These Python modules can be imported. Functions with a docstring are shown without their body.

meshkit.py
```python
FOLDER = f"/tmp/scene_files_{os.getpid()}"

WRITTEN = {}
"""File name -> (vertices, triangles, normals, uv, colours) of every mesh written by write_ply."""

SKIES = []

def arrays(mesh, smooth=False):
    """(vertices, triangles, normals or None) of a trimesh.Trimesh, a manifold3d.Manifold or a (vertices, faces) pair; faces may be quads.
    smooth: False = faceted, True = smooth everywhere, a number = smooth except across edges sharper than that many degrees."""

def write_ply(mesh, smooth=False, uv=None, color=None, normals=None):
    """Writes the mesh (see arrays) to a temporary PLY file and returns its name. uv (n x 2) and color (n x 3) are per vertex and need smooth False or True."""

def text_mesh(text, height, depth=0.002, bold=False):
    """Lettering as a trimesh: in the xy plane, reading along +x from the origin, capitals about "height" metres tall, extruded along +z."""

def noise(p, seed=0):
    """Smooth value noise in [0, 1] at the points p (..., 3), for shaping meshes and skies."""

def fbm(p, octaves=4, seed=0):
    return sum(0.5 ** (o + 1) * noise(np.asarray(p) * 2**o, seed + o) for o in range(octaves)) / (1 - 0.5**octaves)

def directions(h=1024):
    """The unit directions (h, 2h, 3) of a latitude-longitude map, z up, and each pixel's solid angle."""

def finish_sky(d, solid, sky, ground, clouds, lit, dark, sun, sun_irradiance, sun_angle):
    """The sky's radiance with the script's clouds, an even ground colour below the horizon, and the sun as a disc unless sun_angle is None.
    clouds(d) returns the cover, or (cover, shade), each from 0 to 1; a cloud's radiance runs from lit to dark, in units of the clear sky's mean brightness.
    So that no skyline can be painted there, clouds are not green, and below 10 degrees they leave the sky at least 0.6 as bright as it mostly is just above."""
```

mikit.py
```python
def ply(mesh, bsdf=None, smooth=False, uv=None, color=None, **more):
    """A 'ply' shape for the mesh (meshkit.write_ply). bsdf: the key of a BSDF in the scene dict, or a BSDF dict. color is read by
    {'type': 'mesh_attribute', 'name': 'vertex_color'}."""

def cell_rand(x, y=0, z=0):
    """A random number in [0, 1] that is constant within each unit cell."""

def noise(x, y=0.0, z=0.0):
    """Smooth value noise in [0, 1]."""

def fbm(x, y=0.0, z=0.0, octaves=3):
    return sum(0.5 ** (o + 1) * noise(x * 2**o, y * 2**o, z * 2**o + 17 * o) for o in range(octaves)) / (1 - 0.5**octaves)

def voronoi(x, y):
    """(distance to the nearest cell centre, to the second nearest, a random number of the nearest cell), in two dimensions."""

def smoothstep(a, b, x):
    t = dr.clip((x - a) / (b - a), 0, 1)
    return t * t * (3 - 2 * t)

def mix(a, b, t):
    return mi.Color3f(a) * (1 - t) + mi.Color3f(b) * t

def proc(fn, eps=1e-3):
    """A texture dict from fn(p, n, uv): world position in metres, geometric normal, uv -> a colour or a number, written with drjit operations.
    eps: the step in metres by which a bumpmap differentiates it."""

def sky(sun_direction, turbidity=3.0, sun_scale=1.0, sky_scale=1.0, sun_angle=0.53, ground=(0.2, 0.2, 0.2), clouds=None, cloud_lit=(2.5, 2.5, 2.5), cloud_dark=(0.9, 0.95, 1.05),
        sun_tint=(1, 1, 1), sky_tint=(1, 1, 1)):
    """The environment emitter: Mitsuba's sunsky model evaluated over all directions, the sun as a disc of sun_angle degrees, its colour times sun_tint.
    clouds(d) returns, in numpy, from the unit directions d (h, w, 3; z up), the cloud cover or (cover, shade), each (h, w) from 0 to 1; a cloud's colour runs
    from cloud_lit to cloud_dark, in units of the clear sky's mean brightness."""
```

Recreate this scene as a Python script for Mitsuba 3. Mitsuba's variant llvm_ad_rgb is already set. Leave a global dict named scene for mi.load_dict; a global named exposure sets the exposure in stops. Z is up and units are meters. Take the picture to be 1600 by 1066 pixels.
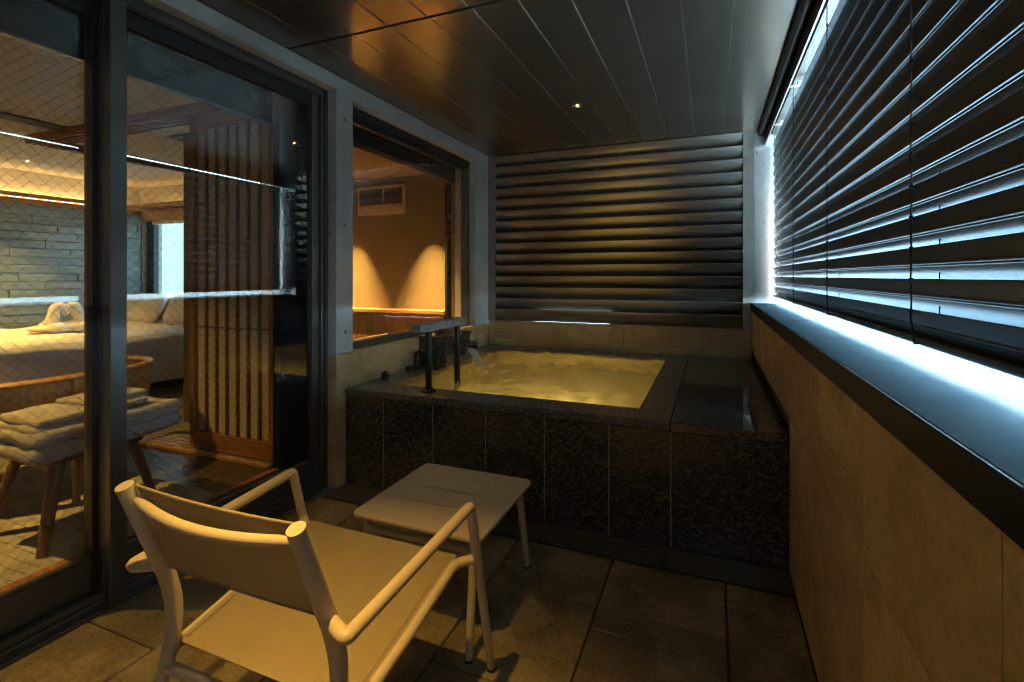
import math, random
import numpy as np, trimesh, manifold3d as m3
import drjit as dr
import mitsuba as mi
import mikit, meshkit
from mikit import ply, proc, noise, fbm, smoothstep, mix, voronoi, cell_rand
from shapely.geometry import Polygon, box as sbox
T = mi.ScalarTransform4f
random.seed(7); rng = np.random.default_rng(7)
scene, labels = {}, {}

# ------------------------------------------------------------------ camera, sky, exposure
YAW, EYE = 0.383, (0.0, 0.0, 1.25)
scene['camera'] = {'type': 'perspective', 'fov': 2*math.degrees(math.atan(800/772.5)), 'fov_axis': 'x',
    'near_clip': 0.02, 'far_clip': 600.0, 'principal_point_offset_x': 0.0, 'principal_point_offset_y': (533-431.45)/1066,
    'to_world': T().look_at(origin=EYE, target=(EYE[0]-math.sin(YAW), EYE[1]+math.cos(YAW), EYE[2]), up=(0, 0, 1))}
exposure = 7.3
LAMP = 0.0255   # all lamps together against the daylight
scene['sky_light'] = mikit.sky((0.75, -0.35, 0.8), turbidity=3.0, sun_scale=0.12, sun_angle=20, clouds=lambda d: np.ones(d.shape[:2]),
    cloud_lit=(1.12, 1.90, 2.38), cloud_dark=(0.9, 1.2, 1.4), ground=(0.2, 0.22, 0.22))
scene['sky_light']['sampling_weight'] = 2.5
AMBER = (1.0, 0.58, 0.115)
def rgb(c, k=1.0): return {'type': 'rgb', 'value': [float(x*k) for x in c]}

# ------------------------------------------------------------------ materials
def M(name, d): scene['m_'+name] = d
def P_(color, rough=0.5, metal=0.0, spec=0.5, **k):
    c = color if isinstance(color, dict) else rgb(color)
    return {'type': 'principled', 'base_color': c, 'roughness': rough, 'metallic': float(metal), 'specular': float(spec), **k}
def two(d): return {'type': 'twosided', 'bsdf': d}
def bump(d, fn, scale, eps=1e-3): return {'type': 'bumpmap', 'arbitrary': proc(fn, eps), 'scale': float(scale), 'bsdf': d}
def mat(name): return 'm_'+name

def c_concrete(p, n, uv):
    a = fbm(p.x*2.3+3, p.y*2.3, p.z*1.6, 4); b = noise(p.x*60, p.y*60, p.z*60)
    c = mix((0.36, 0.365, 0.36), (0.49, 0.495, 0.49), smoothstep(0.25, 0.75, a)) * (0.94+0.1*b)
    pore = smoothstep(0.86, 0.93, noise(p.x*38+9, p.y*38, p.z*38))*smoothstep(0.45, 0.6, noise(p.x*5, p.y*5+4, p.z*5))
    return c*(1-0.45*pore)
def b_concrete(p, n, uv): return 0.6*fbm(p.x*25, p.y*25, p.z*25, 3) - 1.2*smoothstep(0.86, 0.93, noise(p.x*38+9, p.y*38, p.z*38))*smoothstep(0.45, 0.6, noise(p.x*5, p.y*5+4, p.z*5))
M('concrete', two(bump(P_(proc(c_concrete), 0.75, spec=0.3), b_concrete, 0.0012, 2e-3)))

def c_lime(p, n, uv):
    w = fbm(p.x*2.1+1, p.y*2.1, p.z*2.1, 4)
    t = cell_rand(dr.floor(p.y/0.64), dr.floor(p.x/0.66), dr.floor(p.z/0.64))
    v = fbm(p.x*3+5*w+7*t, p.y*3+5*w, p.z*3+4*w+3*t, 4)
    vein = smoothstep(0.025, 0.0, dr.abs(v-0.5))*smoothstep(0.42, 0.62, w)
    fine = noise(p.x*90, p.y*90, p.z*90)
    c = mix((0.41, 0.285, 0.135), (0.53, 0.385, 0.20), smoothstep(0.3, 0.7, v))*(0.80+0.26*fine+0.16*noise(p.x*34, p.y*34, p.z*34))*(0.92+0.16*t)
    return c*(1-0.28*vein)
M('limestone', two(P_(proc(c_lime), 0.38, spec=0.45)))

def granite(lo, mid, hi, brown):
    def f(p, n, uv):
        s = 128.0
        a = noise(p.x*s, p.y*s, p.z*s); b = noise(p.x*s*0.55+31, p.y*s*0.55, p.z*s*0.55+7); e = noise(p.x*s*1.7+3, p.y*s*1.7+11, p.z*s*1.7)
        c = mix(lo, mid, smoothstep(0.42, 0.62, a))
        c = mix(c, brown, smoothstep(0.62, 0.74, b))
        return mix(c, hi, smoothstep(0.70, 0.82, e)*0.85)
    return f
g_dark = granite((0.012, 0.012, 0.013), (0.042, 0.040, 0.039), (0.40, 0.37, 0.33), (0.115, 0.080, 0.052))
g_rim = granite((0.04, 0.041, 0.042), (0.10, 0.096, 0.092), (0.36, 0.33, 0.30), (0.14, 0.105, 0.075))
g_grey = granite((0.10, 0.105, 0.11), (0.20, 0.205, 0.21), (0.42, 0.42, 0.42), (0.14, 0.145, 0.15))
M('granite_polished', P_(proc(g_dark), 0.13, spec=0.6))
M('granite_slab', P_(proc(g_dark), 0.05, spec=0.75))
M('granite_honed', P_(proc(g_rim), 0.24, spec=0.55))
M('granite_grey', P_(proc(g_grey), 0.5, spec=0.4))

def c_paver(p, n, uv):
    k = cell_rand(dr.floor((p.x+0.85)/0.449), dr.floor(p.y/0.31), 3)
    w = fbm(p.x*3.2+k*9, p.y*3.2, 0.5, 4); v = fbm(p.x*7+4*w, p.y*7-3*w, k*5, 4)
    c = mix((0.125, 0.094, 0.050), (0.255, 0.198, 0.108), smoothstep(0.28, 0.72, w))
    c = mix(c, (0.33, 0.275, 0.18), smoothstep(0.56, 0.72, v)*0.3)
    crack = 0.5*smoothstep(0.010, 0.0, dr.abs(fbm(p.x*4+k*5, p.y*4, 2.5, 4)-0.5))*smoothstep(0.52, 0.66, fbm(p.x*1.7+3, p.y*1.7, 9.0, 2))
    return c*(1-0.55*crack)*(0.78+0.44*noise(p.x*120, p.y*120, 1.0))
def b_paver(p, n, uv): return fbm(p.x*9, p.y*9, 0.0, 4)*1.2 + 0.35*fbm(p.x*60, p.y*60, 0.0, 3)
M('paver', bump(P_(proc(c_paver), 0.46, spec=0.5), b_paver, 0.0035, 2e-3))
M('grout', P_((0.06, 0.052, 0.042), 0.9, spec=0.2))
M('grout_pale', P_((0.42, 0.39, 0.34), 0.9, spec=0.2))

def c_scuff(a, b, s=1.0):
    def f(p, n, uv):
        return mix(a, b, smoothstep(0.3, 0.7, fbm(p.x*4*s, p.y*4*s, p.z*4*s, 4)))*(0.96+0.08*noise(p.x*200, p.y*200, p.z*200))
    return f
M('ceiling_metal', P_(proc(c_scuff((0.175, 0.158, 0.135), (0.195, 0.175, 0.15), 0.6)), 0.22, 0.72, 0.5))
M('frame_metal', two(P_(proc(c_scuff((0.125, 0.118, 0.112), (0.145, 0.137, 0.13))), 0.36, 0.65, 0.5)))
M('frame_dark', two(P_((0.034, 0.034, 0.035), 0.4, 0.3, 0.5)))
M('bright_metal', P_((0.5, 0.5, 0.5), 0.3, 0.9))
M('louvre_metal', two(P_(proc(c_scuff((0.36, 0.32, 0.285), (0.40, 0.355, 0.315), 0.8)), 0.30, 0.82, 0.5)))
M('blind_metal', two(P_((0.135, 0.165, 0.19), 0.30, 0.95, 0.5)))
M('pelmet_metal', two(P_((0.06, 0.06, 0.06), 0.4, 0.4, 0.5)))
M('sill_stone', {'type': 'diffuse', 'reflectance': proc(c_scuff((0.085, 0.120, 0.145), (0.105, 0.140, 0.165), 3))})
M('black_metal', P_((0.018, 0.018, 0.02), 0.42, 0.2, 0.5))
M('cord', P_((0.01, 0.01, 0.011), 0.8))
def b_orange(p, n, uv): return fbm(p.x*500, p.y*500, p.z*500, 2)
M('chair_paint', bump(P_((0.50, 0.40, 0.255), 0.42, 0.0, 0.5), b_orange, 0.00012, 4e-4))
def weave(p):
    u, v = p.x*420.0, (p.y+p.z*0.7)*420.0
    return dr.sin(u*math.pi*2/1.9)*dr.sin(v*math.pi*2/1.9)
def c_sling(p, n, uv):
    w = 0.5+0.5*weave(p)
    st = noise(p.x*14, (p.y+p.z)*210, 0.0)
    return mix((0.135, 0.105, 0.056), (0.42, 0.325, 0.18), w)*(0.95+0.08*st)
M('sling', two(P_(proc(c_sling), 0.7, spec=0.25)))
M('sling_thin', {'type': 'principledthin', 'base_color': proc(c_sling), 'roughness': 0.7, 'diff_trans': 0.45, 'spec_trans': 0.10, 'eta': 1.2})
def c_wood(a, b, ax=2, s=1.0):
    def f(p, n, uv):
        q = [p.x, p.y, p.z]; L = q.pop(ax)
        r = fbm(q[0]*22*s, q[1]*22*s, L*1.4*s, 3)
        g = 0.5+0.5*dr.sin((r*9+q[0]*40*s+q[1]*33*s)*2.2)
        f2 = noise(q[0]*320, q[1]*320, L*9)
        return mix(a, b, 0.65*g+0.35*r)*(0.86+0.26*f2)
    return f
M('cedar', P_(proc(c_wood((0.19, 0.07, 0.022), (0.30, 0.125, 0.045), 0)), 0.42))
M('cedar_up', P_(proc(c_wood((0.15, 0.058, 0.02), (0.26, 0.11, 0.04), 2)), 0.42))
M('oak', P_(proc(c_wood((0.28, 0.145, 0.048), (0.40, 0.22, 0.08), 2)), 0.42))
M('walnut', P_(proc(c_wood((0.10, 0.05, 0.022), (0.18, 0.092, 0.042), 2)), 0.4))
M('grey_wood', P_(proc(c_wood((0.22, 0.165, 0.105), (0.34, 0.26, 0.17), 2, 0.8)), 0.5))
def c_washi(p, n, uv): return mix((0.40, 0.315, 0.18), (0.50, 0.40, 0.24), fbm(p.x*60, p.y*60, p.z*60, 3))
M('washi', P_(proc(c_washi), 0.9, spec=0.1))
def c_carpet(p, n, uv):
    k = fbm(p.x*11, p.y*11, 1.0, 3); f = noise(p.x*170, p.y*170, 0.0)
    return mix((0.20, 0.185, 0.15), (0.36, 0.335, 0.275), 0.5*f+0.5*smoothstep(0.3, 0.7, k))
def b_carpet(p, n, uv): return fbm(p.x*75, p.y*75, 0.0, 3)
M('carpet', bump(P_(proc(c_carpet), 0.95, spec=0.1), b_carpet, 0.012, 2e-3))
def c_linen(p, n, uv): return mix((0.66, 0.64, 0.61), (0.76, 0.745, 0.72), fbm(p.x*30, p.y*30, p.z*30, 3))
M('linen', two(P_(proc(c_linen), 0.85, spec=0.15, sheen=0.3)))
def c_towel(p, n, uv): return mix((0.27, 0.265, 0.255), (0.36, 0.35, 0.335), noise(p.x*120, p.y*120, p.z*120))
M('terry', two(P_(proc(c_towel), 0.95, spec=0.05)))
M('bed_base', P_((0.22, 0.20, 0.17), 0.8))
def c_stone(p, n, uv):
    k = cell_rand(dr.floor(p.y*1.9+cell_rand(dr.floor(p.z/0.085), 2, 5)*7), dr.floor(p.z/0.085), 1)
    w = fbm(p.x*6, p.y*6, p.z*22, 4)
    return mix((0.15, 0.20, 0.195), (0.34, 0.43, 0.42), 0.6*w+0.4*k)
def b_stone(p, n, uv): return fbm(p.y*14, p.z*34, p.x*8, 4)
M('slate', bump(P_(proc(c_stone), 0.6, spec=0.4), b_stone, 0.012, 3e-3))
def c_paper(p, n, uv): return mix((0.40, 0.37, 0.33), (0.50, 0.47, 0.43), fbm(p.x*36, p.y*90, p.z*60, 3))
M('wallpaper', two(P_(proc(c_paper), 0.85, spec=0.1)))
M('plaster_tan', two(P_((0.18, 0.132, 0.072), 0.75, spec=0.2)))
M('plaster_pale', two(P_((0.62, 0.58, 0.52), 0.85, spec=0.1)))
M('dark_teal', two(P_((0.004, 0.010, 0.016), 0.8, spec=0.12)))
M('dark_floor', P_((0.055, 0.042, 0.03), 0.3, spec=0.5))
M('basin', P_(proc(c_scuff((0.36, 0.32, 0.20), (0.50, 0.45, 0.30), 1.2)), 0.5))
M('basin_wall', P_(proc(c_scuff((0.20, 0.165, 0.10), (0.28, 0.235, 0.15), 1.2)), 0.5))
M('pale_wall', P_((0.30, 0.31, 0.30), 0.9, spec=0.1))
M('ochre_wall', P_((0.50, 0.36, 0.16), 0.9, spec=0.1))
def c_roof(p, n, uv): return mix((0.12, 0.13, 0.135), (0.22, 0.23, 0.23), noise(p.x*9, p.y*9, p.z*9))
M('roof_tile', P_(proc(c_roof), 0.5))
M('red_roof', P_((0.40, 0.09, 0.04), 0.6))
def c_ground(p, n, uv): return mix((0.34, 0.345, 0.34), (0.46, 0.46, 0.45), fbm(p.x*0.8, p.y*0.8, 0.0, 4))
M('ground', P_(proc(c_ground), 0.9))
M('glass', {'type': 'thindielectric', 'int_ior': 1.52, 'ext_ior': 1.0})
M('dimming_glass', {'type': 'thindielectric', 'int_ior': 1.52, 'ext_ior': 1.0, 'specular_transmittance': rgb((0.19, 0.205, 0.20))})  # low transmittance added to hold back the daylight at the far window
M('wire', P_((0.03, 0.03, 0.032), 0.5, 0.4))
M('water', {'type': 'dielectric', 'int_ior': 1.33, 'ext_ior': 1.0})
M('stream', {'type': 'principled', 'base_color': rgb((0.85, 0.80, 0.70)), 'roughness': 0.12, 'spec_trans': 0.55, 'eta': 1.33})
M('foam', P_((0.75, 0.68, 0.55), 0.3, spec=0.5))
M('blanket', two(P_((0.42, 0.40, 0.38), 0.9, spec=0.1)))

# ------------------------------------------------------------------ helpers
used = {}
def numbered(k):
    if k not in used: used[k] = 0; return k
    used[k] += 1; return f'{k}_{used[k]:03d}'
def add(key, mesh, m, parent=None, smooth=False, label=None, **kw):
    global numbered_last
    k = numbered_last = numbered((parent+'__' if parent else '')+key)
    scene[k] = ply(mesh, mat(m), smooth, **kw)
    if label: labels[k] = {'label': label}
    return k
GROUPS = {'downlight': 'recessed downlights', 'floor_grate': 'floor grates along the tub', 'folded_towel': 'folded towels on the stool', 'towel_swan': 'towel swans on the bed', 'glass_door': 'sliding glass door panels', 'underwater_lamp': 'added unseen lights under the tub water', 'pillow': 'pillows on the bed'}
def thing(key, label, cat, group=None):
    group = group or next((g for q, g in GROUPS.items() if key.endswith(q)), None)
    k = numbered(key); labels[k] = {'label': label, 'category': cat}
    if group: labels[k]['group'] = group
    return k
def tag(k, label, cat, group=None):
    group = group or ('pillows on the bed' if cat == 'pillow' else None)
    labels[k] = {'label': label, 'category': cat}
    if group: labels[k]['group'] = group
    return k
def struct(key, mesh, m, label=None, smooth=False, kind='structure'):
    k = add(key, mesh, m, smooth=smooth); labels[k] = {'kind': kind}
    if label: labels[k]['label'] = label
    return k
def cat(ms): return trimesh.util.concatenate(ms)
def box(x0, x1, y0, y1, z0, z1, b=0.0):
    if b <= 0:
        return trimesh.creation.box(bounds=[[x0, y0, z0], [x1, y1, z1]])
    pts = []
    for sx, a in ((1, x0), (-1, x1)):
        for sy, c in ((1, y0), (-1, y1)):
            for sz, e in ((1, z0), (-1, z1)):
                pts += [[a, c+sy*b, e+sz*b], [a+sx*b, c, e+sz*b], [a+sx*b, c+sy*b, e]]
    h = trimesh.convex.convex_hull(np.array(pts)); return h
def rbox(x0, x1, y0, y1, z0, z1, r, seg=12):
    s = m3.Manifold.sphere(r, seg)
    return to_tri(m3.Manifold.batch_hull([s.translate((x, y, z)) for x in (x0+r, x1-r) for y in (y0+r, y1-r) for z in (z0+r, z1-r)]))
def to_tri(m):
    q = m.to_mesh(); return trimesh.Trimesh(q.vert_properties[:, :3], q.tri_verts, process=False)
def man(t): return m3.Manifold(m3.Mesh(np.asarray(t.vertices, np.float32), np.asarray(t.faces, np.uint32)))
def mbox(x0, x1, y0, y1, z0, z1): return m3.Manifold.cube((x1-x0, y1-y0, z1-z0)).translate((x0, y0, z0))
def prism(poly, a, b, axis):
    """closed profile (list of 2d points) extruded along an axis from a to b. axis 'y': profile is (x,z); axis 'x': profile is (y,z)."""
    m = trimesh.creation.extrude_polygon(Polygon(poly), b-a, engine='earcut'); v = m.vertices.copy()
    w = np.empty_like(v)
    if axis == 'y': w[:, 0], w[:, 1], w[:, 2] = v[:, 0], v[:, 2]+a, v[:, 1]
    elif axis == 'x': w[:, 0], w[:, 1], w[:, 2] = v[:, 2]+a, v[:, 0], v[:, 1]
    else: w[:] = v; w[:, 2] += a
    r = trimesh.Trimesh(w, m.faces, process=False); r.fix_normals(); return r
def strip_profile(pts, t):
    """thin closed profile around a polyline"""
    p = np.array(pts, float); d = np.gradient(p, axis=0); d /= np.linalg.norm(d, axis=1, keepdims=True)
    n = np.stack([-d[:, 1], d[:, 0]], 1)*t/2
    return np.vstack([p+n, (p-n)[::-1]])
def rings(pts, rad, sides=14, up0=(0, 0, 1), sq=None):
    p = np.array(pts, float); n = len(p); rad = np.broadcast_to(np.asarray(rad, float), (n,))
    seg = np.diff(p, axis=0); seg /= np.linalg.norm(seg, axis=1, keepdims=True)
    out = []; u = None
    for i in range(n):
        a = seg[max(i-1, 0)]; b = seg[min(i, n-2)]
        t = a+b; t /= np.linalg.norm(t)
        if u is None:
            u = np.cross(a, up0); 
            if np.linalg.norm(u) < 1e-3: u = np.cross(a, (1, 0, 0))
            u /= np.linalg.norm(u); 
        base = a if i > 0 else b
        u = u-base*(u@base); u /= np.linalg.norm(u); w = np.cross(base, u)
        ang = np.arange(sides)*2*np.pi/sides
        sx, sy = sq if sq else (1, 1)
        ring = rad[i]*(np.cos(ang)[:, None]*u*sx+np.sin(ang)[:, None]*w*sy)
        ring = ring-base*((ring@t)/(base@t))[:, None]
        out.append(p[i]+ring)
        if i < n-1:
            # carry the frame over the bend
            ax = np.cross(base, seg[i]); s = np.linalg.norm(ax)
            if s > 1e-9:
                th = math.atan2(s, base@seg[i]); R = trimesh.transformations.rotation_matrix(th, ax)[:3, :3]; u = R@u
    return out
def skin(rs, caps=True):
    s = len(rs[0]); v = np.vstack(rs); f = []
    for i in range(len(rs)-1):
        for k in range(s):
            a, b = i*s+k, i*s+(k+1) % s
            f += [[a, b, b+s], [a, b+s, a+s]]
    if caps:
        c0, c1 = len(v), len(v)+1; v = np.vstack([v, rs[0].mean(0), rs[-1].mean(0)]); e = (len(rs)-1)*s
        for k in range(s):
            f += [[c0, (k+1) % s, k], [c1, e+k, e+(k+1) % s]]
    m = trimesh.Trimesh(v, np.array(f), process=False)
    if m.volume < 0: m.invert()
    return m
def tube(pts, rad, sides=14, **k): return skin(rings(pts, rad, sides, **k))
def spline(pts, n=8):
    p = np.array(pts, float); q = np.vstack([2*p[0]-p[1], p, 2*p[-1]-p[-2]]); out = []
    for i in range(1, len(q)-2):
        for t in np.arange(n)/n:
            a, b, c, d = q[i-1], q[i], q[i+1], q[i+2]
            out.append(0.5*((2*b)+(-a+c)*t+(2*a-5*b+4*c-d)*t*t+(-a+3*b-3*c+d)*t**3))
    return np.vstack(out+[p[-1]])
def fillet(pts, r, n=6):
    p = [np.array(q, float) for q in pts]; out = [p[0]]
    for i in range(1, len(p)-1):
        a, b = p[i-1]-p[i], p[i+1]-p[i]; d = min(r, np.linalg.norm(a)*0.45, np.linalg.norm(b)*0.45)
        A, B = p[i]+a/np.linalg.norm(a)*d, p[i]+b/np.linalg.norm(b)*d
        for t in np.linspace(0, 1, n): out.append((1-t)**2*A+2*t*(1-t)*p[i]+t*t*B)
    return np.array(out+[p[-1]])
def lathe(prof, c=(0, 0, 0), n=28):
    m = trimesh.creation.revolve(np.array(prof, float), sections=n); m.apply_translation(c)
    return m
def grid_surface(X, Y, Z, thick=0.0):
    h, w = X.shape; v = np.stack([X, Y, Z], -1).reshape(-1, 3); i, j = np.meshgrid(np.arange(h-1), np.arange(w-1), indexing='ij')
    a = (i*w+j).ravel(); f = np.vstack([np.stack([a, a+1, a+w+1], 1), np.stack([a, a+w+1, a+w], 1)])
    m = trimesh.Trimesh(v, f, process=False)
    if thick:
        n = m.vertex_normals; v2 = v-n*thick; k = len(v)
        rim = np.concatenate([np.arange(w), np.arange(w-1, h*w, w)[1:], np.arange(h*w-2, (h-1)*w-1, -1), np.arange((h-2)*w, 0, -w)])
        r2 = np.roll(rim, -1)
        f2 = np.vstack([f, f[:, ::-1]+k, np.stack([rim, rim+k, r2+k], 1), np.stack([rim, r2+k, r2], 1)])
        m = trimesh.Trimesh(np.vstack([v, v2]), f2, process=False)
    return m
def rough(m, amp, freq, seed=0):
    v = np.array(m.vertices); n = m.vertex_normals
    m.vertices = v+n*((meshkit.fbm(v*freq+seed*13.7, 3)-0.5)*2*amp)[:, None]; return m

XL, XR, YF, YB, ZC, ZT, ZL, ZS, ZB = -2.047, 0.306, 2.385, 4.452, 2.433, 0.575, 0.785, 1.032, 0.973
Y0 = -1.3      # wall behind the camera
ZI = 0.18      # floor level indoors

# ================================================================== SETTING
struct('ground', box(-90, 90, -90, 90, -4.3, -4.2), 'ground')
# --- terrace floor: stone pavers over a mortar bed
fl = struct('terrace_floor', cat([box(-2.30, 0.64, Y0, 4.95, -0.20, -0.037), box(-2.20, 0.32, Y0, 2.197, -0.0365, -0.012)]), 'grout')
xcols = [(-2.185, -1.737), (-1.733, -1.292), (-1.288, -0.852), (-0.846, -0.404), (-0.398, 0.050), (0.056, 0.302)]
ycuts = [[-1.25, -0.45, 0.30, 1.09, 1.72, 2.195], [-1.25, -0.8, 0.02, 0.93, 1.46, 2.195], [-1.25, -0.35, 0.55, 1.25, 1.80, 2.195],
         [-1.25, -0.6, 0.1, 0.70, 1.395, 2.028, 2.195], [-1.25, -0.3, 0.45, 1.05, 1.732, 2.195], [-1.25, -0.5, 0.2, 0.85, 1.45, 2.045, 2.195]]
for (a, b), ys in zip(xcols, ycuts):
    for y0, y1 in zip(ys[:-1], ys[1:]):
        dz = random.uniform(-0.0012, 0.0012)
        q = box(a, b, y0+0.003, y1-0.003, -0.035, dz, 0.004)
        add('paver', q, 'paver', fl)
# --- ceiling of metal panels
ce = struct('terrace_ceiling', box(-2.08, 0.30, Y0, 4.60, 2.452, 2.52), 'frame_dark')
xj = [-2.047+0.004, -1.838] + [-1.838+0.2145*k for k in range(1, 10)] + [0.348]
for a, b in zip(xj[:-1], xj[1:]):
    for y0, y1, s in ((Y0, 1.944, -0.010), (1.962, 4.448, 0.0)):
        a2, b2 = a+(s if a > -2 else 0), b+(s if b < 0.3 else 0)
        prof = [(a2+0.0015, 2.447), (a2+0.0015, 2.4355), (a2+0.0045, 2.4325), (b2-0.0045, 2.4325), (b2-0.0015, 2.4355), (b2-0.0015, 2.447)]
        add('panel', prism(prof, y0, y1, 'y'), 'ceiling_metal', ce)
add('joint_trim', cat([box(x-0.0012, x+0.0012, 1.964, 4.446, 2.4335, 2.447) for x in xj[1:-1]]), 'bright_metal', ce)
# roof over everything, shell of the building
struct('roof', box(-8.2, 1.15, -2.6, 6.0, 2.66, 2.95), 'dark_teal')

# --- left concrete wall with door and window openings
w = mbox(-2.26, XL, Y0, 4.449, ZL+0.002, 2.4325) - mbox(-2.4, -1.9, -0.90, 2.312, 0.0, 2.352) - mbox(-2.4, -1.9, 2.458, 4.165, 0.5, 2.328)
holes = [(2.387, 2.192), (2.389, 1.556), (2.394, 0.911)]
cw = None
hb = [trimesh.creation.cylinder(0.0115, 0.012, sections=20, transform=trimesh.transformations.rotation_matrix(math.pi/2, (0, 1, 0))) for _ in holes]
for h, (y, z) in zip(hb, holes):
    h.apply_translation((XL, y, z)); w = w-man(h)
w = w - mbox(-2.05, -1.9, 2.312, 2.458, 1.795, 1.7975) - mbox(-2.0485, -1.9, 4.165, 4.46, 1.795, 1.7975)
cw = add('concrete_wall', to_tri(w), 'concrete')
tag(cw, 'bluish grey exposed concrete wall framing the glass door and the bath window', 'wall')
for y, z in holes:
    c = trimesh.creation.cylinder(0.0113, 0.004, sections=20, transform=trimesh.transformations.rotation_matrix(math.pi/2, (0, 1, 0))); c.apply_translation((XL-0.0045, y, z))
    add('tie_hole_plug', c, 'frame_metal', cw)
# tiled foot of the pillar and tiled low wall along the tub
lw = thing('tiled_low_wall', 'beige limestone tiled low wall under the concrete and beside the tub', 'wall')
add('core', box(-2.25, XL-0.014, 2.326, 4.66, 0.0, ZL-0.014), 'grout', lw)
def xtile(y0, y1, z0, z1, par): add('tile', box(XL-0.013, XL, y0+0.001, y1-0.001, z0+0.001, z1-0.001, 0.0015), 'limestone', par)
for z0, z1 in ((0.0, 0.137), (0.137, 0.457), (0.457, ZL-0.0135)):
    xtile(2.312, 2.40 if z1 < 0.5 else 2.987, z0, z1, lw)
    add('tile', box(-2.21, XL-0.0135, 2.312, 2.325, z0+0.001, z1-0.001, 0.0015), 'limestone', lw)
for y0, y1 in ((2.987, 3.587), (3.587, 4.187), (4.187, 4.449)): xtile(y0, y1, 0.457, ZL-0.0135, lw)
add('coping', box(-2.22, XL+0.001, 2.311, 4.449, ZL-0.0125, ZL, 0.0015), 'limestone', lw)
# back low wall
bw = thing('back_low_wall', 'beige limestone tiled low wall below the metal louvres', 'wall')
add('core', box(XL+0.002, XR+0.02, YB+0.014, YB+0.2, 0.0, 0.797), 'grout', bw)
for x0, x1 in ((XL+0.001, -1.385), (-1.385, -0.725), (-0.725, -0.066), (-0.066, XR)):
    add('tile', box(x0+0.001, x1-0.001, YB, YB+0.013, 0.40, 0.797, 0.0015), 'limestone', bw)
add('coping', box(XL+0.001, XR+0.015, YB-0.001, YB+0.2, 0.7985, 0.811, 0.0015), 'limestone', bw)
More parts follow.
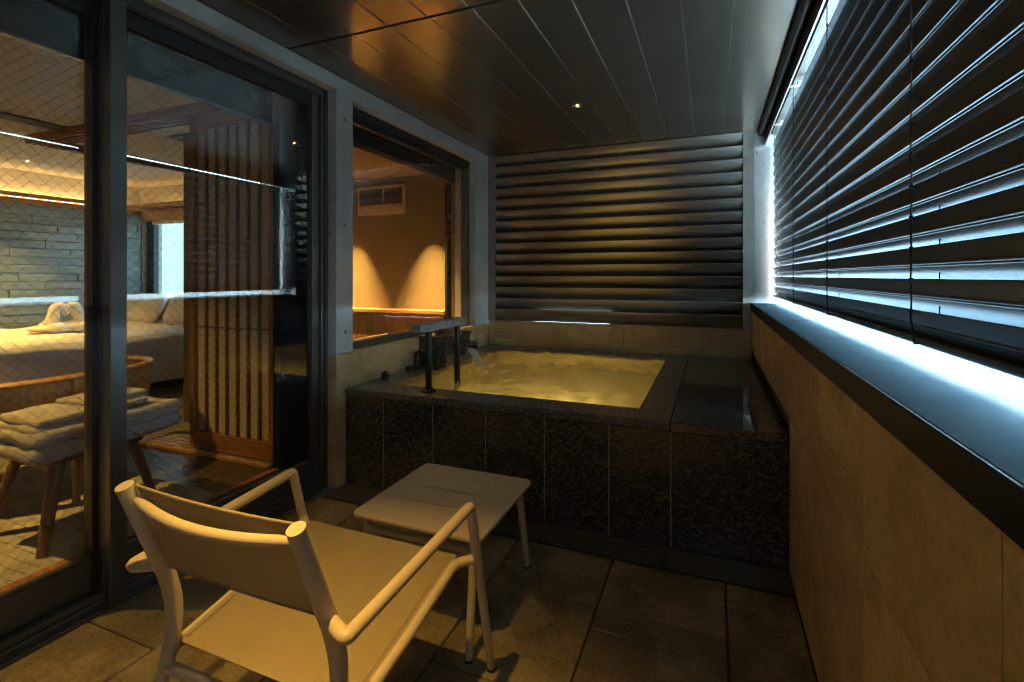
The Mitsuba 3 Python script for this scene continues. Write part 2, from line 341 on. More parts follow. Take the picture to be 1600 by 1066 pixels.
# right parapet with deep sill
pw = thing('parapet_wall', 'tall beige limestone parapet on the right carrying the dark sill', 'wall')
add('core', box(XR+0.014, 0.62, Y0, 4.9, -0.2, 0.960), 'grout', pw)
uj = [-1.3, -1.192, -0.552, 0.088, 0.729, 1.368, 2.008, 2.648, 3.288, 3.928, 4.449]
lj = [-1.3, -0.80, -0.18, 0.435, 1.055, 1.678, 2.300, 2.38]
for y0, y1 in zip(uj[:-1], uj[1:]): add('tile', box(XR, XR+0.013, y0+0.002, y1-0.002, 0.6440, 0.971, 0.0012), 'limestone', pw)
for y0, y1 in zip(lj[:-1], lj[1:]): add('tile', box(XR, XR+0.013, y0+0.002, y1-0.002, 0.001, 0.6400, 0.0012), 'limestone', pw)
add('sill', box(XR-0.004, 0.80, Y0, 4.449, ZB, ZS, 0.002), 'sill_stone', pw, label='wide satin slate grey sill catching the daylight')
add('shaded_nosing', box(XR-0.014, XR-0.0045, Y0, 4.449, ZB-0.002, ZS+0.0015, 0.003), 'black_metal', pw, label='front edge of the sill coloured black for its shade')  # black puts the shade of the unlit front face into its colour
# end jamb in concrete at the far end of the opening, lintel over the blind
ej = add('concrete_jamb', box(0.324, 0.80, 4.451, 4.70, 0.98, 2.60), 'concrete')
tag(ej, 'narrow concrete jamb between the louvres and the venetian blind', 'wall')
li = add('window_lintel', cat([box(0.50, 0.80, Y0, 4.449, 2.44, 2.66)]), 'concrete')
tag(li, 'concrete lintel above the venetian blind opening', 'wall')
rw = add('rear_wall', box(-2.26, 0.80, Y0-0.15, Y0, -0.2, 2.60), 'concrete')
tag(rw, 'concrete wall closing the terrace behind the viewer', 'wall')

# ================================================================== VENETIAN BLIND
vb = thing('venetian_blind', 'large dark external venetian blind filling the right-hand opening', 'blind')
XB, PITCH, W, TH = 0.455, 0.0755, 0.085, math.radians(67.5)
def slat_profile():
    # from the room side edge down and outwards: rolled lip, flat half, pressed bead at the cord slots, hollow half, rolled lip
    pts = [(0.0042, -0.0012), (0.0030, 0.0010), (0.0006, 0.0016), (-0.0010, 0.0000), (-0.0004, -0.0022)]
    x, z, s = 0.0004, -0.0050, 0.004
    while s < 0.088:
        th = math.radians(73 if s < 0.037 else 74-30*((s-0.037)/0.051)**1.2)
        bead = 0.0034*math.exp(-((s-0.0375)/0.0021)**2) + 0.0016*math.exp(-((s-0.0440)/0.0013)**2)
        pts.append((x-math.sin(th)*bead, z-math.cos(th)*bead)); x += 0.0011*math.cos(th); z -= 0.0011*math.sin(th); s += 0.0011
    pts += [(x+0.0012, z+0.0002), (x+0.0016, z+0.0018), (x+0.0002, z+0.0026)]
    return strip_profile(pts, 0.0009)
prof0 = slat_profile(); YS0, YS1 = -1.15, 4.425
zs = [2.2985-PITCH*k for k in range(16)]
for k, z in enumerate(zs):
    jig = random.uniform(-0.0012, 0.0012)
    add('slat', prism(prof0+np.array([XB, z+jig]), YS0, YS1, 'y'), 'blind_metal', vb, smooth=25)
add('bottom_rail', rbox(XB-0.002, XB+0.058, YS0, YS1, 1.087, 1.104, 0.006, 10), 'blind_metal', vb, smooth=40)
add('head_rail', box(XB-0.01, XB+0.052, YS0, YS1, 2.375, 2.43), 'pelmet_metal', vb)
ycords = [0.35, 1.469, 2.404, 3.319, 4.15]
for y in ycords:
    pts = [(XB-0.007+random.uniform(-.0008, .0008), y+random.uniform(-.001, .001), z) for z in np.linspace(2.38, 1.150, 40)] + [(XB-0.008, y-0.012, 1.125), (XB-0.010, y-0.03, 1.108), (XB-0.008, y-0.024, 1.090), (XB+0.0, y-0.045, 1.093)]
    add('ladder_cord', tube(pts, 0.0021, 6), 'cord', vb, smooth=True)
    add('lift_tape', box(XB+0.018, XB+0.0188, y-0.09, y-0.0845, 1.11, 2.38), 'cord', vb)
    add('cord_clip', cat([box(XB-0.010, XB-0.003, y-0.004, y+0.006, z-0.006, z+0.004, 0.001) for z in zs]), 'black_metal', vb)
    labels[numbered_last] = {'kind': 'stuff'}
for y in (-1.0, 2.167, 3.216, 3.99, 1.05, 0.0):
    add('bracket', cat([box(0.402, XB+0.05, y-0.012, y+0.012, 2.330, 2.336), box(XB+0.0, XB+0.05, y-0.03, y+0.02, 2.336, 2.352), box(XB+0.045, XB+0.05, y-0.012, y+0.012, 2.336, 2.44)]), 'bright_metal', vb)
add('guide_wire', tube([(XB+0.012, 4.436, 1.035), (XB+0.012, 4.436, 2.44)], 0.0022, 6), 'cord', vb, smooth=True)
add('guide_pin', cat([box(XB+0.004, XB+0.012, 4.422, 4.437, z-0.03, z-0.026) for z in zs]), 'black_metal', vb); labels[numbered_last] = {'kind': 'stuff'}
pm = thing('blind_pelmet', 'dark folded metal pelmet hiding the head of the venetian blind', 'pelmet')
add('fascia', box(0.399, 0.4025, Y0, 4.449, 2.302, 2.47), 'pelmet_metal', pm)
add('edge_trim', box(0.3965, 0.4045, Y0, 4.449, 2.2975, 2.3015), 'bright_metal', pm)
add('cover', prism([(0.349, 2.4325), (0.349, 2.40)]+[(0.372-0.023*math.cos(a), 2.40-0.023*math.sin(a)) for a in np.linspace(0.1, math.pi-0.1, 10)]+[(0.395, 2.40), (0.398, 2.42), (0.398, 2.47), (0.349, 2.47)], Y0, 4.449, 'y'), 'pelmet_metal', pm, smooth=30)

# ================================================================== BACK LOUVRES
ls = thing('louvre_screen', 'brown grey metal louvre screen filling the back wall', 'louvre')
add('jamb', box(-2.12, -1.972, YB+0.004, YB+0.11, 0.812, 2.4325), 'louvre_metal', ls)
add('jamb', box(0.241, 0.322, YB-0.004, YB+0.11, 0.812, 2.4325), 'louvre_metal', ls)
n = 15; p = (2.428-0.822)/n
for k in range(n):
    z = 2.428-k*p
    c = [(YB+0.030, z-0.002), (YB+0.004, z-0.0015), (YB+0.0025, z-0.0045), (YB+0.0040, z-0.009)]
    for t in np.linspace(0.12, 1, 7): c.append((YB+0.005+0.072*t**1.35, z-0.006-(p*1.01)*t))
    add('blade', prism(strip_profile(c, 0.0022), -1.971, 0.240, 'x'), 'louvre_metal', ls, smooth=18)
bk = mbox(-2.20, 0.33, YB+0.12, YB+0.14, 0.812, 2.66) - mbox(-1.60, -0.87, YB, YB+0.3, 0.80, 0.827)  # dark sheet added to keep the gaps dark, slot lets a daylight strip through
add('backing', to_tri(bk), 'frame_dark', ls)
add('head', box(-2.12, 0.33, YB+0.006, YB+0.118, 2.434, 2.50), 'louvre_metal', ls)

# ================================================================== SLIDING GLASS DOOR
def wires(y0, y1, z0, z1, x, pitch=0.0285, r=0.0007):
    ms = []; reg = sbox(y0, z0, y1, z1); L = (y1-y0)+(z1-z0)
    from shapely.geometry import LineString
    st = pitch*math.sqrt(2)
    for sgn in (1, -1):
        c = -L*1.2
        while c < L*1.2:
            if sgn == 1: ln = LineString([(y0-5, z0+c-5), (y0+5, z0+c+5)])
            else: ln = LineString([(y0-5, z1+c+5), (y0+5, z1+c-5)])
            q = ln.intersection(reg); c += st
            if q.is_empty or q.geom_type != 'LineString': continue
            (a, b), (e, f) = q.coords[0], q.coords[-1]
            if math.hypot(a-e, b-f) < 0.01: continue
            ms.append(skin(rings([(x+sgn*0.0004, a, b), (x+sgn*0.0004, e, f)], r, 3), caps=False))
    return cat(ms)
def pane(parent, y0, y1, z0, z1, x, lab=None, m='glass'):
    v = np.array([[x, y0, z0], [x, y1, z0], [x, y1, z1], [x, y0, z1]]); 
    k = add('pane', trimesh.Trimesh(v, [[0, 1, 2], [0, 2, 3]], process=False), 'glass', parent)
    kk = add('wire_mesh', wires(y0, y1, z0, z1, x-0.003), 'wire', k); labels[kk] = {'kind': 'stuff', 'label': 'fine diamond wire mesh inside the glass'}
df = thing('door_frame', 'dark bronze aluminium frame of the sliding glass door', 'door frame')
add('head', cat([box(-2.20, -2.105, -0.89, 2.262, 2.302, 2.349, 0.002), box(-2.20, -2.115, -0.89, 2.262, 2.296, 2.3015)]), 'frame_metal', df)
add('threshold', cat([box(-2.24, -2.115, -0.89, 2.262, 0.0, 0.035, 0.003), box(-2.24, -2.128, -0.89, 2.262, 0.035, 0.058, 0.002), box(-2.115, -2.09, -0.89, 2.262, 0.0, 0.012)]), 'frame_metal', df)
add('jamb', cat([box(-2.20, -2.112, 2.262, 2.285, 0.0, 2.349, 0.002), box(-2.20, -2.105, 2.292, 2.310, 0.0, 2.349, 0.002)]), 'frame_metal', df)
add('jamb_channel', box(-2.20, -2.135, 2.284, 2.294, 0.0, 2.349), 'frame_dark', df)
def door(key, label, x, y0, y1, stl, m='frame_metal'):
    g = thing(key, label, 'glass door')
    zt, zb = 2.298, 0.060
    add('stile', box(x-0.018, x+0.018, y0, y0+stl, zb, zt, 0.002), m, g)
    add('stile', box(x-0.018, x+0.018, y1-stl, y1, zb, zt, 0.002), m, g)
    add('top_rail', cat([box(x-0.016, x+0.014, y0+stl, y1-stl, 2.228, zt, 0.002), box(x-0.016, x+0.016, y0+stl, y1-stl, 2.262, zt-0.002, 0.002)]), 'frame_dark', g)
    add('bottom_rail', cat([box(x-0.016, x+0.016, y0+stl, y1-stl, zb, 0.178, 0.002), box(x-0.012, x+0.012, y0+stl, y1-stl, 0.178, 0.196, 0.004)]), 'frame_metal', g)
    pane(g, y0+stl, y1-stl, 0.194, 2.230, x-0.004)
    return g
g1 = door('glass_door', 'wired glass door panel left of the thick mullion', -2.185, -0.05, 1.158, 0.020, 'frame_dark')
add('handle', cat([box(-2.166, -2.155, 1.116, 1.150, 1.08, 1.14, 0.003), box(-2.155, -2.150, 1.122, 1.127, 1.085, 1.135, 0.002)]), 'black_metal', g1)
g2 = door('glass_door', 'wired glass door panel between the mullion and the concrete pillar', -2.145, 1.155, 2.262, 0.055)
mu = add('mullion', box(-2.125, -2.088, 1.155, 1.214, 0.012, 2.301, 0.003), 'frame_metal', g2, label='broad grey mullion standing on the terrace floor')
g3 = door('glass_door', 'wired glass door panel nearest the viewer at the frame edge', -2.145, -0.89, -0.0, 0.055)

# ================================================================== BATH WINDOW
bwn = thing('bath_window', 'fixed wired glass window above the tub looking into the washroom', 'window')
XW = -2.128
add('frame_top', cat([box(XW-0.05, XW+0.02, 2.459, 4.164, 2.262, 2.3265, 0.002), box(XW-0.03, XW+0.006, 2.49, 4.10, 2.232, 2.2625, 0.002)]), 'frame_dark', bwn)
add('frame_bottom', box(XW-0.05, XW+0.02, 2.459, 4.164, ZL+0.001, 0.832, 0.002), 'frame_metal', bwn)
add('frame_side', box(XW-0.05, XW+0.02, 4.118, 4.163, 0.833, 2.262, 0.002), 'frame_metal', bwn)
add('frame_side', box(XW-0.05, XW+0.02, 2.459, 2.50, 0.833, 2.262, 0.002), 'frame_metal', bwn)
pane(bwn, 2.499, 4.119, 0.831, 2.234, XW-0.008)

# ================================================================== BATHTUB
bt = thing('bathtub', 'large built-in bathtub clad in dark speckled granite', 'bathtub')
WX0, WX1, WY0, WY1 = -1.852, -0.342, 2.585, 4.248
px = [-2.045, -1.769, -1.441, -1.115, -0.786, -0.459, -0.174]
for a, b in zip(px[:-1], px[1:]): add('front_panel', box(a+0.0024, b-0.0024, YF+0.003, YF+0.025, 0.002, 0.531, 0.001), 'granite_polished', bt)
add('front_panel', box(-0.171, 0.304, YF+0.003, YF+0.025, 0.002, 0.531, 0.001), 'granite_polished', bt)
add('joint_mortar', box(-2.046, 0.304, YF+0.006, YF+0.024, 0.0, 0.530), 'grout_pale', bt)
RB = 0.533
add('front_rim', box(-2.045, -0.178, YF, WY0, RB, ZT, 0.003), 'granite_honed', bt)
add('left_rim', box(-2.045, WX0, WY0+0.002, WY1-0.002, RB, ZT, 0.003), 'granite_honed', bt)
add('back_rim', box(-2.045, -0.178, WY1, 4.450, RB, ZT, 0.003), 'granite_honed', bt)
add('right_rim', box(WX1, -0.178, WY0+0.002, WY1-0.002, RB, ZT, 0.003), 'granite_honed', bt)
add('side_slab', box(-0.174, 0.304, YF, 4.450, RB, ZT, 0.003), 'granite_slab', bt, label='mirror polished granite slab beside the water')
bas = mbox(-2.04, 0.29, YF+0.026, 4.449, 0.0, 0.532) - mbox(WX0+0.002, WX1-0.002, WY0-0.095, WY1-0.002, 0.07, 0.7)
add('basin', to_tri(bas), 'basin_wall', bt)
for i in range(3):
    for j in range(3):
        add('floor_tile', box(WX0+0.004+i*0.503, WX0+0.004+i*0.503+0.499, WY0+0.004+j*0.553, WY0+0.004+j*0.553+0.549, 0.0705, 0.080, 0.001), 'basin', bt)
# added underwater lamps, unseen, stand in for the ceiling downlight on the tub floor
WATER_LIGHT = (1.0, 0.70, 0.17)
for i, (x, y, tx, ty, lab) in enumerate(((-1.38, WY0+0.004, -1.10, 3.75, 'added unseen underwater light in the tub front wall, left'), (-0.82, WY0+0.004, -0.95, 3.75, 'added unseen underwater light in the tub front wall, right'),
        (-1.10, WY0+0.004, -1.10, 3.75, 'added unseen underwater light in the tub front wall, middle'))):
    ul = thing('underwater_lamp', lab, 'lamp'); n_ = (0, 1, 0)
    R_ = trimesh.geometry.align_vectors((0, 0, 1), n_); z = 0.45
    for nm, pr, m_ in (('ring', [(0.024, -0.002), (0.036, -0.002), (0.036, 0.004), (0.024, 0.006)], 'bright_metal'), ('lens', [(0.0, 0.003), (0.0245, 0.002)], 'foam')):
        g_ = lathe(pr); g_.apply_transform(R_); g_.apply_translation((x, y, z)); add(nm, g_, m_, ul, smooth=30)
    scene[ul+'__beam'] = {'type': 'spot', 'to_world': T().look_at(origin=(x+0.01*n_[0], y+0.01*n_[1], z), target=(tx, ty, 0.08), up=(0, 0, 1)), 'intensity': rgb(WATER_LIGHT, 0.95*LAMP), 'cutoff_angle': 62.0, 'beam_width': 14.0, 'sampling_weight': 2.0}
# water surface with rings from the spout
gx, gy = np.linspace(WX0, WX1, 190), np.linspace(WY0, WY1, 210); X, Y = np.meshgrid(gx, gy)
R = np.hypot(X+1.66, Y-3.44)
q = np.stack([X, Y, 0*X], -1)
n1 = lambda f, sd: meshkit.noise(q*np.array(f), sd)-0.5
PH = np.arctan2(Y-3.44, X+1.66)
wob = n1([2.6, 2.6, 1], 2); wob2 = n1([4.2, 4.2, 1], 4)
H = 0.0050*np.exp(-R/0.85)*np.sin(2*np.pi*(R/0.105+1.3*wob+0.5*wob2))
H += 0.0040*np.exp(-R/2.2)*np.sin(2*np.pi*(R/0.19+2.2*wob2+0.35*np.sin(3*PH)))
R2 = np.hypot(X-1.1, Y-3.1); H += 0.0022*np.sin(2*np.pi*(R2/0.22+1.6*n1([2.2, 2.2, 1], 6)))
H += 0.0050*n1([2.8, 6.0, 1], 5) + 0.0030*n1([7.0, 9.0, 1], 8)*np.exp(-R/0.8) + 0.0015*n1([30, 30, 1], 9)*np.exp(-R/0.25)
H = H*(2.3+1.6*np.exp(-(R/0.7)**2)); H = H-H.mean(); wm = grid_surface(X, Y, 0.557+np.clip(H, -0.03, 0.017))
if wm.face_normals[:, 2].mean() < 0: wm.invert()
struct('bath_water', wm, 'water', 'rippling yellow lit hot water in the tub', smooth=True)

# water spout
sp = thing('water_spout', 'square granite water spout block behind the handrail', 'spout')
add('block', cat([box(-2.044, -1.812, 3.195, 3.585, ZT+0.001, 0.785, 0.002), box(-2.046, -1.800, 3.185, 3.597, 0.786, 0.806, 0.003)]), 'granite_polished', sp)
ch = mbox(-1.811, -1.700, 3.30, 3.50, 0.655, 0.742) - mbox(-1.79, -1.60, 3.325, 3.475, 0.668, 0.717)
add('channel', to_tri(ch), 'granite_polished', sp)
# falling water sheet
tt = np.linspace(0, 1, 26); rs = []
for i, t in enumerate(tt):
    x = -1.735+0.115*t; z = 0.690-0.135*t**1.9
    wv = 0.062-0.012*t; th = 0.010-0.004*t
    a = np.arange(28)*2*np.pi/28
    yy = 3.40+wv*np.cos(a); off = th*np.sin(a)+0.0035*np.sin(yy*260+7*t)*np.sin(a)
    nrm = np.array([0.6*t+0.25, 0, 1.0]); nrm /= np.linalg.norm(nrm)
    rs.append(np.stack([x+off*nrm[0], yy, z+off*nrm[2]], 1))
struct('falling_water', skin(rs), 'stream', 'thin sheet of water pouring from the granite spout', smooth=True)
fm = []
for i in range(240):
    a, r = rng.uniform(0, 2*np.pi), abs(rng.normal(0, 1))
    x, y = -1.60+0.050*r*math.cos(a), 3.42+0.055*r*math.sin(a)
    s = trimesh.creation.icosphere(1, rng.uniform(0.002, 0.0075)); s.apply_translation((x, y, 0.562+rng.uniform(0, 0.010))); fm.append(s)
fk = struct('foam', cat(fm), 'foam', 'bubbles and splashes where the falling water lands', smooth=True, kind='stuff')

# handrail
hr = thing('handrail', 'short grab rail with grey granite bar on two black posts', 'handrail')
add('bar', box(-1.572, -1.500, 2.36, 2.925, 0.930, 0.976, 0.004), 'granite_grey', hr)
for y, z0 in ((2.500, ZT), (2.850, 0.08)):
    add('post', lathe([(0, 0), (0.0195, 0), (0.0195, 0.931-z0), (0, 0.931-z0)], (-1.532, y, z0)), 'black_metal', hr, smooth=40)
add('flange', lathe([(0, 0.0), (0.042, 0.0), (0.043, 0.006), (0.036, 0.012), (0.024, 0.016), (0.0215, 0.03), (0.0, 0.03)], (-1.532, 2.500, ZT+0.0005)), 'black_metal', hr, smooth=30)
# pipe, valve, knob, wooden box
fp = thing('water_pipe', 'bent black water pipe standing beside the spout block', 'pipe')
add('hoop', tube(fillet([(-2.005, 3.09, ZT), (-2.005, 3.09, 0.700), (-1.825, 3.09, 0.700), (-1.825, 3.09, ZT)], 0.045), 0.0135, 12, up0=(0, 1, 0)), 'black_metal', fp, smooth=40)
add('collar', cat([lathe([(0, 0), (0.024, 0), (0.022, 0.014), (0, 0.014)], (x, 3.09, ZT+0.0005)) for x in (-2.005, -1.825)]), 'black_metal', fp, smooth=30)
add('valve', cat([lathe([(0, 0), (0.03, 0), (0.03, 0.028), (0.026, 0.032), (0, 0.032)], (-1.985, 2.985, ZT+0.0005)), box(-1.99, -1.97, 2.985, 3.09, ZT+0.004, ZT+0.018, 0.003)]), 'black_metal', fp, smooth=30)
kb = add('drain_knob', lathe([(0, 0), (0.0235, 0.0), (0.0235, 0.034)]+[(0.0235*math.cos(a), 0.034+0.0235*math.sin(a)) for a in np.linspace(0.1, math.pi/2, 8)], (-1.965, 2.672, ZT+0.0005)), 'black_metal', smooth=40)
tag(kb, 'small black domed knob on the left rim of the tub', 'knob')
wb = add('wooden_cup', to_tri(mbox(-2.005, -1.935, 3.36, 3.43, 0.8065, 0.90)-mbox(-1.997, -1.943, 3.368, 3.422, 0.815, 0.95)), 'cedar_up')
tag(wb, 'small square reddish wooden cup on the granite spout block', 'cup')

# floor grates
def grate(x0, x1, lab):
    g = thing('floor_grate', lab, 'grate', None)
    add('frame', cat([box(x0, x1, 2.200, 2.203, -0.03, 0.003), box(x0, x1, 2.380, 2.383, -0.03, 0.003), box(x0, x0+0.004, 2.203, 2.380, -0.03, 0.001), box(x1-0.004, x1, 2.203, 2.380, -0.03, 0.001)]), 'frame_metal', g)
    ys = np.linspace(2.216, 2.367, 8)
    for y in ys: add('bar', box(x0+0.004, x1-0.004, y-0.0045, y+0.0045, -0.018, 0.0), 'louvre_metal', g)
    return g
grate(-2.04, -1.42, 'dark slotted floor grate left of the side table by the pillar')
grate(-1.418, -0.76, 'dark slotted floor grate directly behind the side table')
grate(-0.758, -0.19, 'dark slotted floor grate in the middle right of the tub front')
grate(-0.188, 0.303, 'dark slotted floor grate ending against the right parapet')

# ================================================================== CHAIR
ch = thing('sling_armchair', 'beige metal low armchair with woven sling seat in the foreground', 'chair')
CX = -0.985
def sx(s, dx): return CX+s*dx
for s in (1, -1):
    post = spline([(sx(s, 0.256), 0.715, 0.772), (sx(s, 0.256), 0.752, 0.675), (sx(s, 0.256), 0.786, 0.584), (sx(s, 0.257), 0.812, 0.512), (sx(s, 0.258), 0.829, 0.430), (sx(s, 0.259), 0.824, 0.350), (sx(s, 0.260), 0.797, 0.255), (sx(s, 0.262), 0.745, 0.120), (sx(s, 0.263), 0.695, 0.004)], 5)
    r = np.interp(np.arange(len(post)), [0, 18, len(post)-1], [0.0185, 0.0200, 0.0150])
    add('rear_post', tube(post, r, 20), 'chair_paint', ch, smooth=40)
    arm = [(sx(s, 0.250), 0.800, 0.545)]
    arm += [(sx(s, 0.300), 0.782, 0.543)]
    full = [(sx(s, 0.252), 0.803, 0.546), (sx(s, 0.326), 0.770, 0.545), (sx(s, 0.338), 1.284, 0.583), (sx(s, 0.338), 1.432, 0.004)]
    full = fillet(full, 0.014, 5)
    rr = rings(full, [0.0152]*9+[0.0150, 0.0150, 0.0130], 20)
    add('armrest', skin(rr[:9]), 'chair_paint', ch, smooth=40)
    add('front_leg', skin(rr[8:]), 'chair_paint', ch, smooth=40)
    rail = fillet([(sx(s, 0.258), 0.815, 0.318), (sx(s, 0.276), 0.842, 0.314), (sx(s, 0.281), 1.060, 0.352), (sx(s, 0.283), 1.292, 0.402), (sx(s, 0.336), 1.330, 0.406)], 0.035)
    add('seat_rail', tube(rail, 0.0145, 16), 'chair_paint', ch, smooth=40)
    fk = [(sx(s, 0.338), 1.432, 0.0), (sx(s, 0.263), 0.694, 0.0)]
    for q in fk: add('foot_cap', lathe([(0, 0.0005), (0.0145, 0.0005), (0.0155, 0.004), (0.0155, 0.010), (0, 0.010)], q), 'black_metal', ch, smooth=30)
top = [(sx(-1, 0.256), 0.742, 0.735)] + [(CX+0.256*u, 0.742-0.045*(1-u*u), 0.735-0.006*(1-u*u)) for u in np.linspace(-0.9, 0.9, 15)] + [(sx(1, 0.256), 0.742, 0.735)]
add('top_rail', tube(top, 0.0115, 14), 'chair_paint', ch, smooth=40)
add('rear_rail', tube([(sx(-1, 0.259), 0.812, 0.290), (sx(1, 0.259), 0.812, 0.290)], 0.0155, 14, sq=(1.0, 0.8)), 'chair_paint', ch, smooth=40)
add('front_rail', tube([(sx(-1, 0.283), 1.296, 0.388), (sx(1, 0.283), 1.296, 0.388)], 0.012, 14), 'chair_paint', ch, smooth=40)
u, v = np.meshgrid(np.linspace(-1, 1, 50), np.linspace(0, 1, 40))
sag = (1-u**2)*np.sin(np.pi*np.clip(v, 0.02, 1))
add('seat_sling', grid_surface(CX+u*np.interp(v, [0, 1], [0.272, 0.280]), np.interp(v, [0, 1], [0.846, 1.308]), np.interp(v, [0, 0.5, 1], [0.328, 0.369, 0.417])-0.018*sag, 0.0025), 'sling', ch, smooth=50)
for s in (1, -1):
    pts = [(CX+s*0.258, y, z+0.0035) for y, z in zip(np.linspace(0.86, 1.300, 12), np.interp(np.linspace(0, 1, 12), [0, 0.5, 1], [0.329, 0.367, 0.412]))]
    add('seam', skin(rings(pts, 0.0022, 6, sq=(2.2, 0.7))), 'sling', ch, smooth=60)
bx = [(0.722, 0.770), (0.740, 0.715), (0.760, 0.659), (0.780, 0.602), (0.796, 0.546)]
u, v = np.meshgrid(np.linspace(-1, 1, 60), np.linspace(0, 1, 40)); par = np.linspace(0, 1, 5)
by, bz = np.interp(v, par, [q[0] for q in bx]), np.interp(v, par, [q[1] for q in bx])
ed = 0.004*(1-u*u)
add('back_sling', grid_surface(CX+u*0.239, by+0.008-0.012*(1-u*u)*np.sin(np.pi*np.clip(0.15+0.7*v, 0, 1)), bz-ed*(1-v)), 'sling_thin', ch, smooth=True)
for vv, nm in ((0.0, 'back_hem'), (1.0, 'back_hem')):
    uu = np.linspace(-1, 1, 40); y = np.interp(vv, par, [q[0] for q in bx])+0.008-0.012*(1-uu*uu)*math.sin(math.pi*(0.15+0.7*vv)); z = np.interp(vv, par, [q[1] for q in bx])-0.004*(1-uu*uu)*(1-vv)
    add(nm, tube(np.stack([CX+uu*0.239, y, z], 1), 0.0035, 8), 'sling', ch, smooth=60)

# ================================================================== SIDE TABLE
tb = thing('side_table', 'low square beige metal side table with three slits in its top', 'table')
TX0, TX1, TY0, TY1, TZ = -1.209, -0.691, 1.436, 1.953, 0.400
cs = m3.CrossSection([[(TX0+0.03, TY0+0.03), (TX1-0.03, TY0+0.03), (TX1-0.03, TY1-0.03), (TX0+0.03, TY1-0.03)]])
lay = []
for t in np.linspace(-1, 1, 9):
    lay.append((math.sqrt(max(0, 1-t*t)), t))
tops = [m3.Manifold.extrude(cs.offset(0.019+0.011*o, m3.JoinType.Round, circular_segments=32), 0.0006).translate((0, 0, TZ-0.011+0.0107*t)) for o, t in lay]
tm = m3.Manifold.batch_hull(tops)
for y in (1.835, 1.722, 1.602): tm = tm - m3.Manifold.batch_hull([m3.Manifold.cylinder(0.1, 0.0028, 0.0028, 12).translate((x, y, TZ-0.05)) for x in (-1.082, -0.846)])
add('top', to_tri(tm), 'chair_paint', tb, smooth=35)
for x, y, fx, fy in ((TX0+0.045, TY0+0.055, TX0+0.038, TY0-0.002), (TX1-0.045, TY0+0.055, TX1-0.038, TY0-0.002), (TX0+0.045, TY1-0.055, TX0+0.038, TY1+0.040), (TX1-0.045, TY1-0.055, TX1-0.042, TY1+0.040)):
    add('leg', tube([(x, y, 0.383), (fx, fy, 0.004)], [0.0165, 0.0120], 16), 'chair_paint', tb, smooth=40)
    add('foot_cap', lathe([(0, 0.0005), (0.012, 0.0005), (0.013, 0.003), (0.013, 0.009), (0, 0.009)], (fx, fy, 0)), 'black_metal', tb, smooth=30)
for y, f in ((TY0+0.040, 0.0), (TY1-0.040, 0.0)): add('cross_rail', tube([(TX0+0.045, y, 0.335), (TX1-0.045, y, 0.335)], 0.0125, 14), 'chair_paint', tb, smooth=40)
for x in (TX0+0.045, TX1-0.045): add('side_rail', tube([(x, TY0+0.06, 0.368), (x, TY1-0.06, 0.368)], 0.011, 12), 'chair_paint', tb, smooth=40)

# ================================================================== TERRACE DOWNLIGHTS
def downlight(key, lab, x, y, z, spot, watt=None, r=0.026, cut=40, beam=8, aim=(0, 0, -1), glow=3.0, col=AMBER, wt=0.7, n_beams=1, skirt=0.0):
    g = thing(key, lab, 'lamp')
    add('trim', lathe([(r, 0.022), (r, 0.0), (r+0.006, -0.0025), (r+0.009, -0.001), (r+0.009, 0.002), (r+0.003, 0.022)], (x, y, z)), 'bright_metal', g, smooth=30)
    add('reflector', lathe([(0.001, 0.040), (r*0.8, 0.034), (r, 0.020), (r, 0.0)], (x, y, z)), 'bright_metal', g, smooth=60)
    b = add('bulb', trimesh.creation.icosphere(2, 0.009), 'foam', g); scene[b] = ply(trimesh.creation.icosphere(2, 0.009).apply_translation((x, y, z+0.003)), mat('foam'), True)
    scene[b]['emitter'] = {'type': 'area', 'radiance': rgb(col, glow*LAMP), 'sampling_weight': 0.03}
    for i in range(n_beams if spot else 0):    # one beam, or several beams set apart to soften the shadow
        ox, oy = (0.018*math.cos(i*2.4), 0.018*math.sin(i*2.4)) if n_beams > 1 else (0.0, 0.0)
        scene[g+f'__beam_{i:03d}'] = {'type': 'spot', 'to_world': T().look_at(origin=(x+ox, y+oy, z-0.012), target=(x+ox+aim[0], y+oy+aim[1], z-0.012+aim[2]), up=(0, 1, 0)), 'intensity': rgb(col, spot*LAMP/n_beams), 'cutoff_angle': float(cut), 'beam_width': float(beam), 'sampling_weight': float(wt)/n_beams}
    if skirt:
        scene[g+'__skirt'] = {'type': 'spot', 'to_world': T().look_at(origin=(x, y, z-0.014), target=(x, y, 0), up=(0, 1, 0)), 'intensity': rgb(col, skirt*LAMP), 'cutoff_angle': 72.0, 'beam_width': 22.0, 'sampling_weight': 2.0}
    return g
downlight('terrace_downlight', 'small recessed downlight in the ceiling panel above the tub', -0.862, 3.351, 2.4325, None, glow=20.0)
downlight('terrace_downlight', 'small recessed downlight in the ceiling above the armchair', -0.80, 0.58, 2.4325, 6.0, cut=28, beam=3, glow=20.0, wt=3.0, n_beams=6, skirt=0.22)

